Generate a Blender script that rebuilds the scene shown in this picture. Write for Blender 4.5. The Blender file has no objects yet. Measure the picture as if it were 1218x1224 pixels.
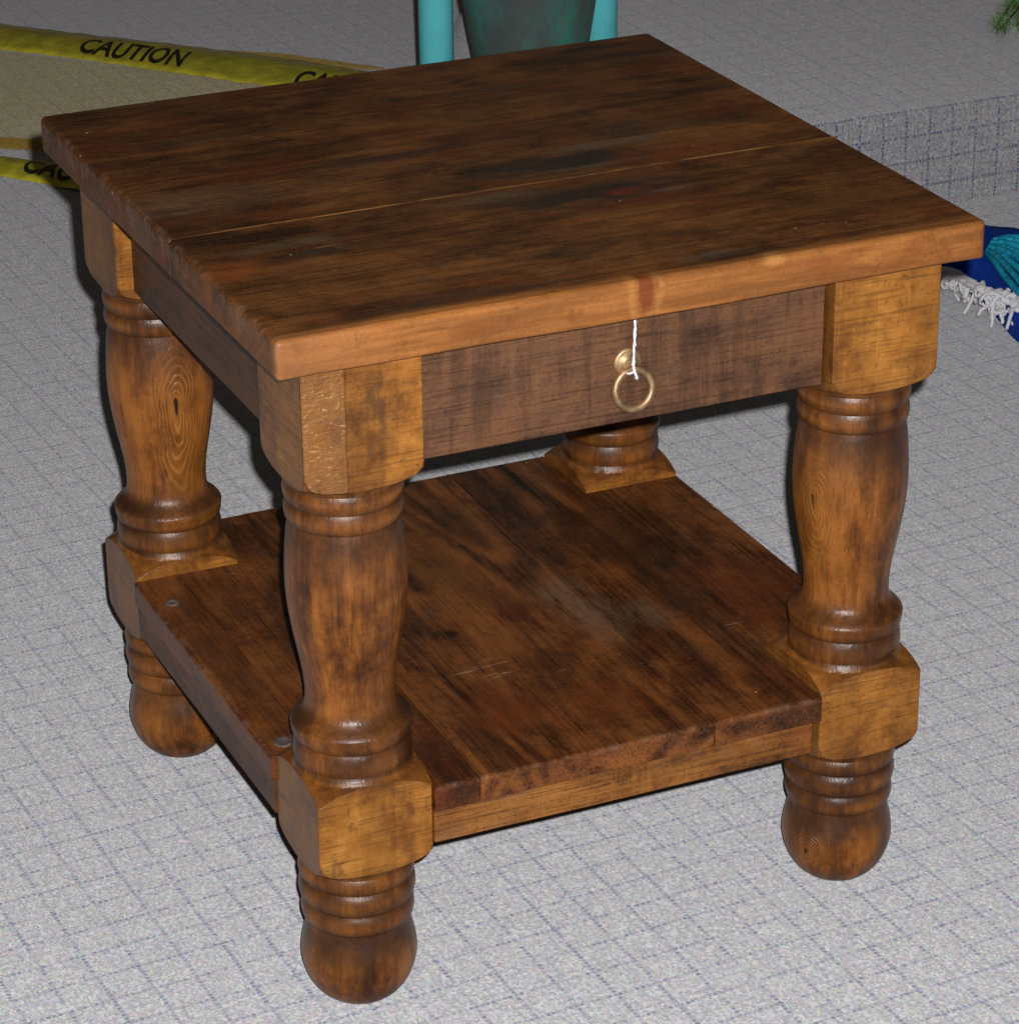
import bpy, bmesh, math, random
from mathutils import Vector, noise, Matrix, Euler
random.seed(7)
S = bpy.context.scene
C = S.collection
PI = math.pi

# ------------------------------------------------------------------ camera
cam_d = bpy.data.cameras.new('camera'); cam = bpy.data.objects.new('camera', cam_d); C.objects.link(cam)
CAM = Vector((-0.7626, -2.0241, 1.4313))
CROT = Euler((math.radians(65.1892), math.radians(0.5653), math.radians(-24.287)), 'XYZ')
cam.location = CAM; cam.rotation_euler = CROT
cam_d.sensor_fit = 'HORIZONTAL'; cam_d.sensor_width = 36; cam_d.lens = 3689.8 * 36 / 1218
cam_d.clip_end = 60; cam_d.clip_start = 0.02
S.camera = cam

# ------------------------------------------------------------------ light: dim room + the camera's own flash
W = bpy.data.worlds.new('World'); S.world = W; W.use_nodes = True
bg = W.node_tree.nodes['Background']; bg.inputs[0].default_value = (1.0, 0.86, 0.72, 1); bg.inputs[1].default_value = 0.032
CM = CROT.to_matrix()
fl = bpy.data.lights.new('flash', 'POINT'); fl.energy = 305; fl.shadow_soft_size = 0.009; fl.color = (1.0, 0.975, 0.965)
flo = bpy.data.objects.new('flash', fl); C.objects.link(flo)
flo.location = CAM + CM @ Vector((0.027, 0.040, 0.0))
S.view_settings.view_transform = 'Standard'; S.view_settings.look = 'None'
S.view_settings.exposure = 0; S.view_settings.gamma = 1
S.render.engine = 'CYCLES'

# ------------------------------------------------------------------ object helpers
def props(o, label=None, cat=None, group=None, kind=None):
    if label: o['label'] = label
    if cat: o['category'] = cat
    if group: o['group'] = group
    if kind: o['kind'] = kind
    return o
def empty(name, loc=(0, 0, 0), rz=0):
    o = bpy.data.objects.new(name, None); C.objects.link(o); o.location = loc; o.rotation_euler.z = rz
    o.empty_display_size = .05
    return o
def link(name, me, mat, parent=None, smooth=True):
    o = bpy.data.objects.new(name, me); C.objects.link(o)
    if mat:
        me.materials.clear(); me.materials.append(mat)
    if parent: o.parent = parent
    if smooth: me.polygons.foreach_set('use_smooth', [True] * len(me.polygons))
    return o
def from_bm(name, bm, mat, parent=None, smooth=True):
    bmesh.ops.recalc_face_normals(bm, faces=bm.faces)
    me = bpy.data.meshes.new(name); bm.to_mesh(me); bm.free()
    return link(name, me, mat, parent, smooth)
def revolve(bm, prof, n=48, center=(0, 0, 0), cap=True):
    rows = []
    for r, z in prof:
        rows.append([bm.verts.new((center[0] + r * math.cos(2 * PI * i / n), center[1] + r * math.sin(2 * PI * i / n), center[2] + z)) for i in range(n)])
    for a, b in zip(rows, rows[1:]):
        for i in range(n):
            bm.faces.new((a[i], a[(i + 1) % n], b[(i + 1) % n], b[i]))
    if cap:
        bm.faces.new(rows[0][::-1]); bm.faces.new(rows[-1])
def tube(bm, pts, rad, n=8, cap=True, closed=False):
    pts = [Vector(p) for p in pts]; rows = []
    m = len(pts)
    up = Vector((0, 0, 1))
    for k, p in enumerate(pts):
        if closed: t = (pts[(k + 1) % m] - pts[k - 1]).normalized()
        else: t = (pts[min(k + 1, m - 1)] - pts[max(k - 1, 0)]).normalized()
        a = t.cross(up)
        if a.length < 1e-3: a = t.cross(Vector((0, 1, 0)))
        a.normalize(); b = a.cross(t).normalized()
        r = rad(k / (m - 1)) if callable(rad) else rad
        rows.append([bm.verts.new(p + a * (r * math.cos(2 * PI * i / n)) + b * (r * math.sin(2 * PI * i / n))) for i in range(n)])
    pairs = list(zip(rows, rows[1:])) + ([(rows[-1], rows[0])] if closed else [])
    for a, b in pairs:
        for i in range(n): bm.faces.new((a[i], a[(i + 1) % n], b[(i + 1) % n], b[i]))
    if cap and not closed:
        bm.faces.new(rows[0][::-1]); bm.faces.new(rows[-1])

# ------------------------------------------------------------------ node helpers
class NT:
    def __init__(s, name):
        s.m = bpy.data.materials.new(name); s.m.use_nodes = True
        s.t = s.m.node_tree; s.t.nodes.clear()
        s.out = s.n('ShaderNodeOutputMaterial'); s.b = s.n('ShaderNodeBsdfPrincipled')
        s.l(s.b.outputs[0], s.out.inputs[0])
    def n(s, k, **kw):
        o = s.t.nodes.new(k)
        for a, v in kw.items(): setattr(o, a, v)
        return o
    def l(s, a, b): s.t.links.new(a, b)
    def put(s, sock, v):
        if isinstance(v, bpy.types.NodeSocket): s.l(v, sock)
        else:
            if hasattr(sock.default_value, '__len__') and not hasattr(v, '__len__'): v = (v,) * len(sock.default_value)
            if hasattr(v, '__len__') and len(sock.default_value) == 4 and len(v) == 3: v = (*v, 1)
            sock.default_value = v
    def math(s, op, a, b=0.0, c=0.0, clamp=False):
        o = s.n('ShaderNodeMath', operation=op, use_clamp=clamp)
        s.put(o.inputs[0], a); s.put(o.inputs[1], b); s.put(o.inputs[2], c); return o.outputs[0]
    def vmath(s, op, a, b=(0, 0, 0)):
        o = s.n('ShaderNodeVectorMath', operation=op); s.put(o.inputs[0], a)
        if op == 'SCALE': s.put(o.inputs['Scale'], b)
        else: s.put(o.inputs[1], b)
        return o.outputs[1] if op in ('LENGTH', 'DISTANCE', 'DOT_PRODUCT') else o.outputs[0]
    def mix(s, f, a, b, mode='MIX'):
        o = s.n('ShaderNodeMix', data_type='RGBA', blend_type=mode)
        s.put(o.inputs[0], f); s.put(o.inputs[6], a); s.put(o.inputs[7], b); return o.outputs[2]
    def ramp(s, f, stops):
        o = s.n('ShaderNodeValToRGB'); s.put(o.inputs[0], f); e = o.color_ramp.elements
        while len(e) < len(stops): e.new(.5)
        for q, (p, c) in zip(e, stops): q.position = p; q.color = (*c, 1)
        return o.outputs[0]
    def noise(s, vec, scale, detail=3, rough=.5, dist=0.0, out=0):
        o = s.n('ShaderNodeTexNoise'); s.put(o.inputs['Vector'], vec); s.put(o.inputs['Scale'], scale)
        s.put(o.inputs['Detail'], detail); s.put(o.inputs['Roughness'], rough); s.put(o.inputs['Distortion'], dist)
        return o.outputs[out]
    def white(s, vec, out=0):
        o = s.n('ShaderNodeTexWhiteNoise', noise_dimensions='3D'); s.put(o.inputs['Vector'], vec); return o.outputs[out]
    def ss(s, v, a, b):          # smoothstep a..b -> 0..1 (a>b inverts)
        o = s.n('ShaderNodeMapRange', interpolation_type='SMOOTHSTEP'); s.put(o.inputs[0], v)
        if a < b: s.put(o.inputs[1], a); s.put(o.inputs[2], b); s.put(o.inputs[3], 0.0); s.put(o.inputs[4], 1.0)
        else: s.put(o.inputs[1], b); s.put(o.inputs[2], a); s.put(o.inputs[3], 1.0); s.put(o.inputs[4], 0.0)
        return o.outputs[0]
    def obj(s):
        return s.n('ShaderNodeTexCoord').outputs['Object']
    def xyz(s, v):
        o = s.n('ShaderNodeSeparateXYZ'); s.put(o.inputs[0], v); return o.outputs[0], o.outputs[1], o.outputs[2]
    def comb(s, x, y, z):
        o = s.n('ShaderNodeCombineXYZ'); s.put(o.inputs[0], x); s.put(o.inputs[1], y); s.put(o.inputs[2], z); return o.outputs[0]
    def bump(s, h, dist, strength=1.0, prev=None):
        o = s.n('ShaderNodeBump'); s.put(o.inputs['Height'], h); s.put(o.inputs['Distance'], dist); s.put(o.inputs['Strength'], strength)
        if prev: s.l(prev, o.inputs['Normal'])
        return o.outputs[0]
    def set(s, **kw):
        for k, v in kw.items(): s.put(s.b.inputs[k.replace('_', ' ')], v)

def plain(name, col, rough=.5, metal=0.0, var=.12, vscale=40, bump=.0004, **kw):
    t = NT(name); o = t.obj()
    n = t.noise(o, vscale, 4, .6)
    c = t.mix(t.ss(n, .35, .65), tuple(x * (1 - var) for x in col), tuple(min(1, x * (1 + var)) for x in col))
    t.set(Base_Color=c, Roughness=rough, Metallic=metal, Normal=t.bump(n, bump, .6), **kw)
    return t.m

def grain_fields(t, axis, seed, fine=1.0, cath=1.0):
    """returns object xyz, long-stretched coords, contour-line field, fibre field, blotch fields"""
    o = t.vmath('ADD', t.obj(), (seed * 1.37, seed * 2.11, seed * .73))
    def st(a, c):
        v = [c, c, c]; v['XYZ'.index(axis)] = a
        return t.vmath('MULTIPLY', o, tuple(v))
    warp = t.noise(o, 3.5, 2, .5)
    c = t.noise(st(1.1, 7.5), 1.0, 1.5, .45, .35)
    ph = t.math('MULTIPLY', c, 62.0 * cath)
    fine_n = t.noise(st(3, 55), 3, 3, .6)
    ph = t.math('ADD', ph, t.math('MULTIPLY', fine_n, 1.6))
    rings = t.math('MULTIPLY_ADD', t.math('SINE', ph), .5, .5)
    rings = t.math('POWER', rings, 1.6)
    fibre = t.noise(st(5 * fine, 330 * fine), 1.0, 4, .65)
    pores = t.noise(st(12, 620), 1.0, 2, .6)
    blotch = t.noise(st(4.0, 13), 1.0, 4, .62)
    blotch2 = t.noise(o, 8.0, 6, .70)
    return o, st, rings, fibre, pores, blotch, blotch2

def saw(t, axis, o, freq=230):
    """fine lines running across the grain, patchy"""
    v = [6.0, 6.0, 6.0]; v['XYZ'.index(axis)] = freq
    n = t.noise(t.vmath('MULTIPLY', o, tuple(v)), 1.0, 2, .5)
    mask = t.ss(t.noise(o, 11.0, 3, .6), .48, .62)
    return n, mask

# ------------------------------------------------------------------ materials
def mat_board(name, axis, seed, dark, mid, light, rings_amt=.55, saw_amt=.35, sawf=230, edge=None, seams=(), knots=(), cath=1.0, rough=.46, specks=True, blot=1.0, bands=0, wear=(), redv=.55, patches=(), scuffs=()):
    t = NT(name)
    o, st, rings, fibre, pores, blotch, blotch2 = grain_fields(t, axis, seed, cath=cath)
    raw = t.obj(); x, y, z = t.xyz(raw)
    nA = t.noise(st(4.2, 11), 1.0, 8, .68, .4); nB = t.noise(o, 17.0, 8, .72)
    nC = t.noise(st(14, 60), 1.0, 5, .7)
    v = t.math('ADD', t.math('MULTIPLY', nA, .46), t.math('ADD', t.math('MULTIPLY', nB, .30), t.math('MULTIPLY', nC, .24)))
    bd = tuple(c * .30 for c in dark)
    col = t.ramp(v, [(.36, bd), (.435, dark), (.495, mid), (.545, tuple(a * .6 + b * .4 for a, b in zip(mid, light))), (.60, tuple(c * .80 for c in light)), (.68, light)])
    f = t.math('MULTIPLY', t.math('MULTIPLY', rings, t.ss(blotch2, .34, .62)), rings_amt)
    col = t.mix(f, col, light)
    col = t.mix(t.math('MULTIPLY', t.ss(fibre, .40, .66), .22), col, light)
    col = t.mix(t.math('MULTIPLY', t.ss(fibre, .46, .30), .45), col, bd)
    col = t.mix(t.math('MULTIPLY', t.ss(pores, .54, .70), .65), col, bd)
    red = t.ss(t.noise(st(4, 9), 1.2, 6, .7), .50, .66)
    col = t.mix(t.math('MULTIPLY', red, redv), col, (mid[0] * 1.35, mid[1] * .72, mid[2] * .6))
    dk = t.ss(t.noise(st(4.0, 9), 1.3, 7, .72), .52, .66)
    col = t.mix(t.math('MULTIPLY', dk, .72 * blot), col, (dark[0] * .40, dark[1] * .42, dark[2] * .55))
    grey = t.ss(t.noise(st(7, 12), 1.5, 7, .75), .54, .68)
    col = t.mix(t.math('MULTIPLY', grey, .36 * blot), col, (mid[0] * 1.0, mid[0] * .86, mid[0] * .86))
    grit = t.noise(o, 420, 3, .7)
    col = t.mix(t.math('MULTIPLY', t.ss(grit, .56, .70), .35), col, light)
    col = t.mix(t.math('MULTIPLY', t.ss(grit, .44, .32), .5), col, bd)
    sn, sm = saw(t, axis, o, sawf)
    sf = t.math('MULTIPLY', t.math('MULTIPLY', t.ss(sn, .5, .68), sm), saw_amt)
    col = t.mix(sf, col, tuple(min(1, c * 1.15) for c in light))
    for (kx, ky, kz, a, b, kc) in knots:
        d = t.vmath('LENGTH', t.vmath('MULTIPLY', t.vmath('SUBTRACT', raw, (kx, ky, kz)), (1 / a if a else 0, 1 / b if b else 0, 0 if abs(kz) > .3 or kz == .2045 else 1 / .012)))
        d = t.math('ADD', d, t.math('MULTIPLY', t.math('SUBTRACT', t.noise(o, 30, 5, .65), .5), 2.6))
        col = t.mix(t.math('MULTIPLY', t.ss(d, 1.25, .55), .85), col, kc)
        rr = t.math('MULTIPLY', t.ss(t.math('SINE', t.math('MULTIPLY', d, 17.0)), .2, .9), t.ss(d, 2.0, 1.2))
        col = t.mix(t.math('MULTIPLY', rr, .14), col, light)
        col = t.mix(t.math('MULTIPLY', t.ss(t.math('ABSOLUTE', t.math('SUBTRACT', d, 1.25)), .28, .05), .55), col, (.012, .009, .008))
    if bands:      # circular-saw bands running up and down the face
        vb = t.noise(t.vmath('MULTIPLY', o, (75, 75, 7)), 1.0, 4, .6)
        col = t.mix(t.math('MULTIPLY', t.ss(vb, .46, .64), .48), col, tuple(c * .72 for c in dark))
        vb = t.noise(t.vmath('MULTIPLY', o, (40, 40, 5)), 1.7, 4, .6)
        col = t.mix(t.math('MULTIPLY', t.ss(vb, .55, .68), .4), col, (mid[0] * 1.5, mid[1] * 1.3, mid[2] * 1.2))
    for (sy, amt, x0, x1) in seams:        # pale chipped wood showing along a board joint
        k = t.ss(t.math('ABSOLUTE', t.math('SUBTRACT', y, sy)), .0026, .0010)
        m = t.ss(t.noise(t.vmath('MULTIPLY', raw, (14, 60, 1)), 1.0, 4, .7), .44, .56)
        rng = t.math('MULTIPLY', t.ss(x, x0 - .03, x0 + .03), t.ss(x, x1 + .03, x1 - .03))
        col = t.mix(t.math('MULTIPLY', t.math('MULTIPLY', k, m), t.math('MULTIPLY', rng, amt)), col, (.46, .30, .13))
    if edge:
        # honey coloured front edge where the dark stain was rubbed through
        ey, ecol, esoft = edge
        w = t.math('MULTIPLY', t.math('SUBTRACT', t.noise(t.vmath('MULTIPLY', raw, (7, 7, 7)), 1.0, 4, .6), .5), .030)
        ins = t.ss(t.math('ADD', y, w), ey + esoft, ey - esoft)
        e2 = t.noise(st(5, 60), 1.0, 4, .65)
        e3 = t.noise(st(9, 26), 1.3, 4, .65)
        ec = t.mix(t.ss(e2, .35, .65), tuple(c * .68 for c in ecol), tuple(min(1, c * 1.25) for c in ecol))
        ec = t.mix(t.math('MULTIPLY', t.ss(e3, .52, .70), .6), ec, (ecol[0] * .62, ecol[1] * .42, ecol[2] * .4))
        ec = t.mix(t.math('MULTIPLY', t.ss(pores, .58, .7), .5), ec, tuple(c * .4 for c in ecol))
        kd = t.vmath('LENGTH', t.vmath('MULTIPLY', t.vmath('SUBTRACT', raw, (.2225, -.071, .606)), (1 / .007, 0, 1 / .017)))
        kd = t.math('ADD', kd, t.math('MULTIPLY', t.math('SUBTRACT', t.noise(o, 40, 3, .6), .5), 1.0))
        ec = t.mix(t.math('MULTIPLY', t.ss(kd, 1.2, .7), .85), ec, (.17, .045, .018))
        ec = t.mix(t.math('MULTIPLY', t.ss(t.math('ABSOLUTE', t.math('SUBTRACT', kd, 1.8)), .7, .1), .28), ec, (.55, .34, .14))
        kd = t.vmath('LENGTH', t.vmath('MULTIPLY', t.vmath('SUBTRACT', raw, (.333, -.066, .611)), (1 / .012, 0, 1 / .006)))
        ec = t.mix(t.math('MULTIPLY', t.ss(kd, 1.2, .3), .45), ec, (.60, .38, .16))
        g_ = t.noise(o, 38, 8, .75)
        ec = t.mix(t.math('MULTIPLY', t.ss(g_, .52, .66), .55), ec, (.15, .062, .022))
        ec = t.mix(t.math('MULTIPLY', t.ss(grit, .46, .34), .45), ec, (.16, .075, .03))
        ec = t.mix(t.math('MULTIPLY', t.ss(t.noise(st(16, 90), 1.0, 6, .7), .52, .62), .4), ec, (.21, .095, .034))
        # grey worn first centimetres
        ec = t.mix(t.math('MULTIPLY', t.ss(x, .03, -.075), .45), ec, (.22, .13, .08))
        col = t.mix(ins, col, ec)
    if specks:
        vo = t.n('ShaderNodeTexVoronoi', feature='F1'); t.put(vo.inputs['Vector'], raw); t.put(vo.inputs['Scale'], 42.0)
        sp = t.math('MULTIPLY', t.ss(vo.outputs['Distance'], .065, .04), t.math('GREATER_THAN', t.xyz(vo.outputs['Color'])[0], .86))
        col = t.mix(t.math('MULTIPLY', sp, .9), col, (.62, .56, .48))
        scr = t.noise(t.vmath('MULTIPLY', t.vmath('ADD', o, t.vmath('SCALE', t.noise(o, 20, 2, .5, out=1), .02)), (110, 240, 90)), 1.0, 3, .6)
        scm = t.ss(t.noise(o, 9.0, 4, .6), .63, .70)
        col = t.mix(t.math('MULTIPLY', t.math('MULTIPLY', t.ss(scr, .60, .68), scm), .55), col, (.42, .36, .30))
    if patches:   # burns, rubbed places and stains that sit at known spots of the board
        wv = t.vmath('SCALE', t.vmath('SUBTRACT', t.noise(st(9, 16), 1.3, 6, .62, out=1), (.5, .5, .5)), 1.7)
        for (px_, py_, a_, b_, c_, m_) in patches:
            d_ = t.vmath('MULTIPLY', t.vmath('SUBTRACT', raw, (px_, py_, 0)), (1 / a_, 1 / b_, 0))
            d_ = t.vmath('LENGTH', t.vmath('MULTIPLY', t.vmath('ADD', d_, wv), (1, 1, 0)))
            col = t.mix(t.math('MULTIPLY', t.math('MULTIPLY', t.ss(d_, 1.25, .35), m_), t.ss(nC, .30, .55)), col, c_)
    for (px_, py_, a_, b_, m_) in scuffs:
        d_ = t.vmath('LENGTH', t.vmath('MULTIPLY', t.vmath('SUBTRACT', raw, (px_, py_, 0)), (1 / a_, 1 / b_, 0)))
        sc_ = t.noise(t.vmath('MULTIPLY', t.vmath('ADD', raw, t.vmath('SCALE', t.noise(o, 12, 2, .5, out=1), .012)), (26, 330, 1)), 1.0, 2, .5)
        col = t.mix(t.math('MULTIPLY', t.math('MULTIPLY', t.ss(d_, 1.1, .6), m_), t.ss(sc_, .60, .68)), col, (.40, .31, .25))
    if wear:      # pale rubbed arrises
        e_ = None
        for (ax, pos, sgn, zmin) in wear:
            c_ = {'x': x, 'y': y}[ax]
            k_ = t.ss(t.math('MULTIPLY', t.math('SUBTRACT', c_, pos), sgn), .0085, .001)
            k_ = t.math('MULTIPLY', k_, t.ss(z, zmin - .002, zmin + .004))
            e_ = k_ if e_ is None else t.math('MAXIMUM', e_, k_)
        e_ = t.math('MULTIPLY', e_, t.ss(t.noise(o, 55, 6, .75), .48, .60))
        col = t.mix(t.math('MULTIPLY', e_, .42), col, (.22, .17, .16))
    hh = t.math('ADD', t.math('MULTIPLY', fibre, .5), t.math('MULTIPLY', sn, t.math('MULTIPLY', sm, saw_amt)))
    hh = t.math('ADD', hh, t.math('MULTIPLY', grit, .6))
    hh = t.math('ADD', hh, t.math('MULTIPLY', t.math('ADD', rings, t.math('MULTIPLY', pores, -1.0)), .25))
    nrm = t.bump(hh, .0007, .8)
    nrm = t.bump(blotch2, .006, .6, nrm)
    col = t.mix(1.0, col, (1.16, .86, .56, 1), 'MULTIPLY')
    rg = t.math('ADD', rough - .16, t.math('MULTIPLY', nB, .30))
    t.set(Base_Color=col, Roughness=rg, Normal=nrm, Specular_IOR_Level=.36)
    return t.m

DK = (.036, .018, .010); MD = (.092, .046, .020); LT = (.250, .130, .048)

def mat_leg(name, seed, strips, knots=(), rubbed=.0):
    """turned leg: attribute 'face' = sawn block faces, 'glaze' = where dark glaze was left standing"""
    t = NT(name)
    o, st, rings, fibre, pores, blotch, blotch2 = grain_fields(t, 'Z', seed, cath=.7)
    raw = t.obj(); x, y, z = t.xyz(raw)
    a1 = t.n('ShaderNodeAttribute', attribute_name='face').outputs['Fac']
    a2 = t.n('ShaderNodeAttribute', attribute_name='glaze').outputs['Fac']
    # turned wood
    dark = (.075, .033, .012); mid = (.21, .090, .022); light = (.40, .195, .055)
    nA = t.noise(t.vmath('MULTIPLY', o, (26, 26, 4.5)), 1.0, 6, .62, .3); nB = t.noise(o, 46, 8, .72); nC = t.noise(st(16, 130), 1.0, 4, .65)
    v = t.math('ADD', t.math('MULTIPLY', nA, .52), t.math('ADD', t.math('MULTIPLY', nB, .26), t.math('MULTIPLY', nC, .22)))
    col = t.ramp(v, [(.37, (.022, .011, .007)), (.43, (.070, .030, .012)), (.49, (.165, .070, .020)), (.545, (.29, .130, .034)), (.61, (.37, .175, .050)), (.70, (.46, .25, .085))])
    col = t.mix(t.math('MULTIPLY', t.math('MULTIPLY', rings, t.ss(blotch2, .35, .6)), .22), col, light)
    col = t.mix(t.math('MULTIPLY', t.ss(pores, .54, .7), .45), col, tuple(c * .35 for c in dark))
    grit = t.noise(o, 420, 3, .7)
    col = t.mix(t.math('MULTIPLY', t.ss(grit, .44, .32), .4), col, dark)
    pale = t.ss(t.noise(t.vmath('MULTIPLY', o, (22, 22, 12)), 1.0, 5, .6), .50, .68)
    col = t.mix(t.math('MULTIPLY', pale, .35), col, (.38, .18, .045))
    murk = t.ss(t.noise(t.vmath('MULTIPLY', o, (17, 17, 9)), 1.4, 5, .65), .52, .68)
    col = t.mix(t.math('MULTIPLY', murk, .40), col, (.070, .036, .020))
    hrings = None
    for (kx, ky, kz, a, b, ka) in knots:
        w_ = t.vmath('SCALE', t.vmath('SUBTRACT', t.noise(o, 24, 2, .5, out=1), (.5, .5, .5)), .016)
        v = t.vmath('SUBTRACT', t.vmath('ADD', raw, w_), (kx, ky, kz))
        vx, vy, vz = t.xyz(v)
        vz = t.math('DIVIDE', vz, t.math('MULTIPLY_ADD', t.math('LESS_THAN', vz, 0.0), b * 1.3, b))
        v = t.comb(t.math('DIVIDE', vx, a), t.math('DIVIDE', vy, a * 2.2), vz)
        d = t.vmath('LENGTH', v)
        d2 = t.math('ADD', t.math('POWER', d, .8), t.math('MULTIPLY', t.math('SUBTRACT', t.noise(o, 60, 3, .6), .5), .10))
        s = t.ss(t.math('SINE', t.math('MULTIPLY', d2, 30.0)), .0, .98)
        s = t.math('MULTIPLY', s, t.ss(d, 2.3, .7))
        s = t.math('MULTIPLY', s, t.ss(t.noise(o, 40, 3, .6), .30, .60))
        col = t.mix(t.math('MULTIPLY', t.ss(d, 2.2, .8), .5 * ka), col, (.12, .056, .02))
        col = t.mix(t.math('MULTIPLY', s, ka), col, (.44, .24, .085))
        col = t.mix(t.ss(d, .24, .14), col, (.022, .014, .010))
        hrings = s if hrings is None else t.math('ADD', hrings, s)
    # glued-up staves: each has its own tone, cut straight through the turning
    tone = None
    for (ax, pos, gain) in strips:
        c = x if ax == 'x' else y
        k = t.math('MULTIPLY', t.math('GREATER_THAN', c, pos), gain)
        tone = k if tone is None else t.math('ADD', tone, k)
    tone = t.math('ADD', tone, .70)
    tone = t.math('ADD', tone, t.math('MULTIPLY', t.math('GREATER_THAN', x, -.0484), .26))  # left block faces painted darker: side shade put into the tone
    # block faces
    fa = t.math('ADD', t.math('MULTIPLY', t.noise(t.vmath('MULTIPLY', o, (14, 14, 9)), 1.0, 8, .7), .55), t.math('MULTIPLY', nB, .45))
    fcol = t.ramp(fa, [(.36, (.080, .038, .014)), (.43, (.190, .088, .022)), (.50, (.300, .150, .036)), (.57, (.375, .200, .052)), (.66, (.50, .30, .10))])
    fcol = t.mix(t.math('MULTIPLY', t.ss(fibre, .4, .66), .08), fcol, (.50, .30, .10))
    hs = t.noise(t.vmath('MULTIPLY', o, (18, 18, 420)), 1.0, 3, .6)
    fcol = t.mix(t.math('MULTIPLY', t.ss(hs, .48, .66), .55), fcol, (.115, .058, .020))
    dkp = t.ss(t.noise(t.vmath('MULTIPLY', o, (42, 42, 22)), 1.0, 5, .7), .57, .68)
    fcol = t.mix(t.math('MULTIPLY', dkp, .55), fcol, (.085, .046, .024))
    fleck = t.ss(t.noise(t.vmath('MULTIPLY', o, (150, 150, 260)), 1.0, 3, .6), .62, .72)
    fcol = t.mix(t.math('MULTIPLY', fleck, .6), fcol, (.05, .028, .016))
    col = t.mix(a1, col, fcol)
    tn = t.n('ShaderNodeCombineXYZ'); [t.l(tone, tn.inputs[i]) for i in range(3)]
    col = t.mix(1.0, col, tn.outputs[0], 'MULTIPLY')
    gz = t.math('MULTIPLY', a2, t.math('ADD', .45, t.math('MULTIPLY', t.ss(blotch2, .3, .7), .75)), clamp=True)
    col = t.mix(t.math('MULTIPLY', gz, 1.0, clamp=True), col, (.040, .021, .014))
    hh = t.math('ADD', t.math('MULTIPLY', fibre, .5), t.math('MULTIPLY', t.math('MULTIPLY', hs, a1), 1.0))
    hh = t.math('ADD', hh, t.math('MULTIPLY', pores, -.3))
    if hrings: hh = t.math('ADD', hh, t.math('MULTIPLY', hrings, .6))
    nrm = t.bump(hh, .0007, .85)
    nrm = t.bump(blotch2, .004, .5, nrm)
    if rubbed:
        # dried, pitted glaze on one stave of the front block
        pit = t.noise(t.vmath('MULTIPLY', o, (120, 120, 210)), 1.0, 4, .7)
        pm = t.math('MULTIPLY', t.math('MULTIPLY', t.math('MULTIPLY', t.ss(t.math('ADD', x, t.math('MULTIPLY', nB, .004)), -.0110, -.0130), t.ss(z, .40, .45)), a1), t.ss(y, -.046, -.0475))
        col = t.mix(t.math('MULTIPLY', t.math('MULTIPLY', pm, t.ss(nB, .36, .5)), .60), col, (.19, .112, .062))
        nrm = t.bump(t.math('MULTIPLY', pit, pm), .0018, 1.0, nrm)
        fk = t.ss(t.noise(t.vmath('MULTIPLY', o, (170, 170, 420)), 1.0, 3, .6), .60, .67)
        fm = t.math('MULTIPLY', fk, t.math('MULTIPLY', t.ss(t.noise(o, 38, 3, .6), .40, .52), pm))
        col = t.mix(t.math('MULTIPLY', fm, .5), col, (.62, .48, .32))  # bright flecks painted on as specular glints of the glaze
        dp = t.math('MULTIPLY', t.math('MULTIPLY', t.ss(t.math('ABSOLUTE', t.math('SUBTRACT', x, .010)), .010, .006), t.ss(t.noise(t.vmath('MULTIPLY', o, (60, 60, 34)), 1.0, 5, .7), .42, .52)), t.math('MULTIPLY', a1, t.ss(z, .49, .51)))
        col = t.mix(t.math('MULTIPLY', dp, .7), col, (.09, .052, .030))
    col = t.mix(1.0, col, (1.12, .85, .54, 1), 'MULTIPLY')
    rg = t.math('ADD', .24, t.math('MULTIPLY', nB, .26))
    t.set(Base_Color=col, Roughness=rg, Normal=nrm, Specular_IOR_Level=.42)
    return t.m

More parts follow.
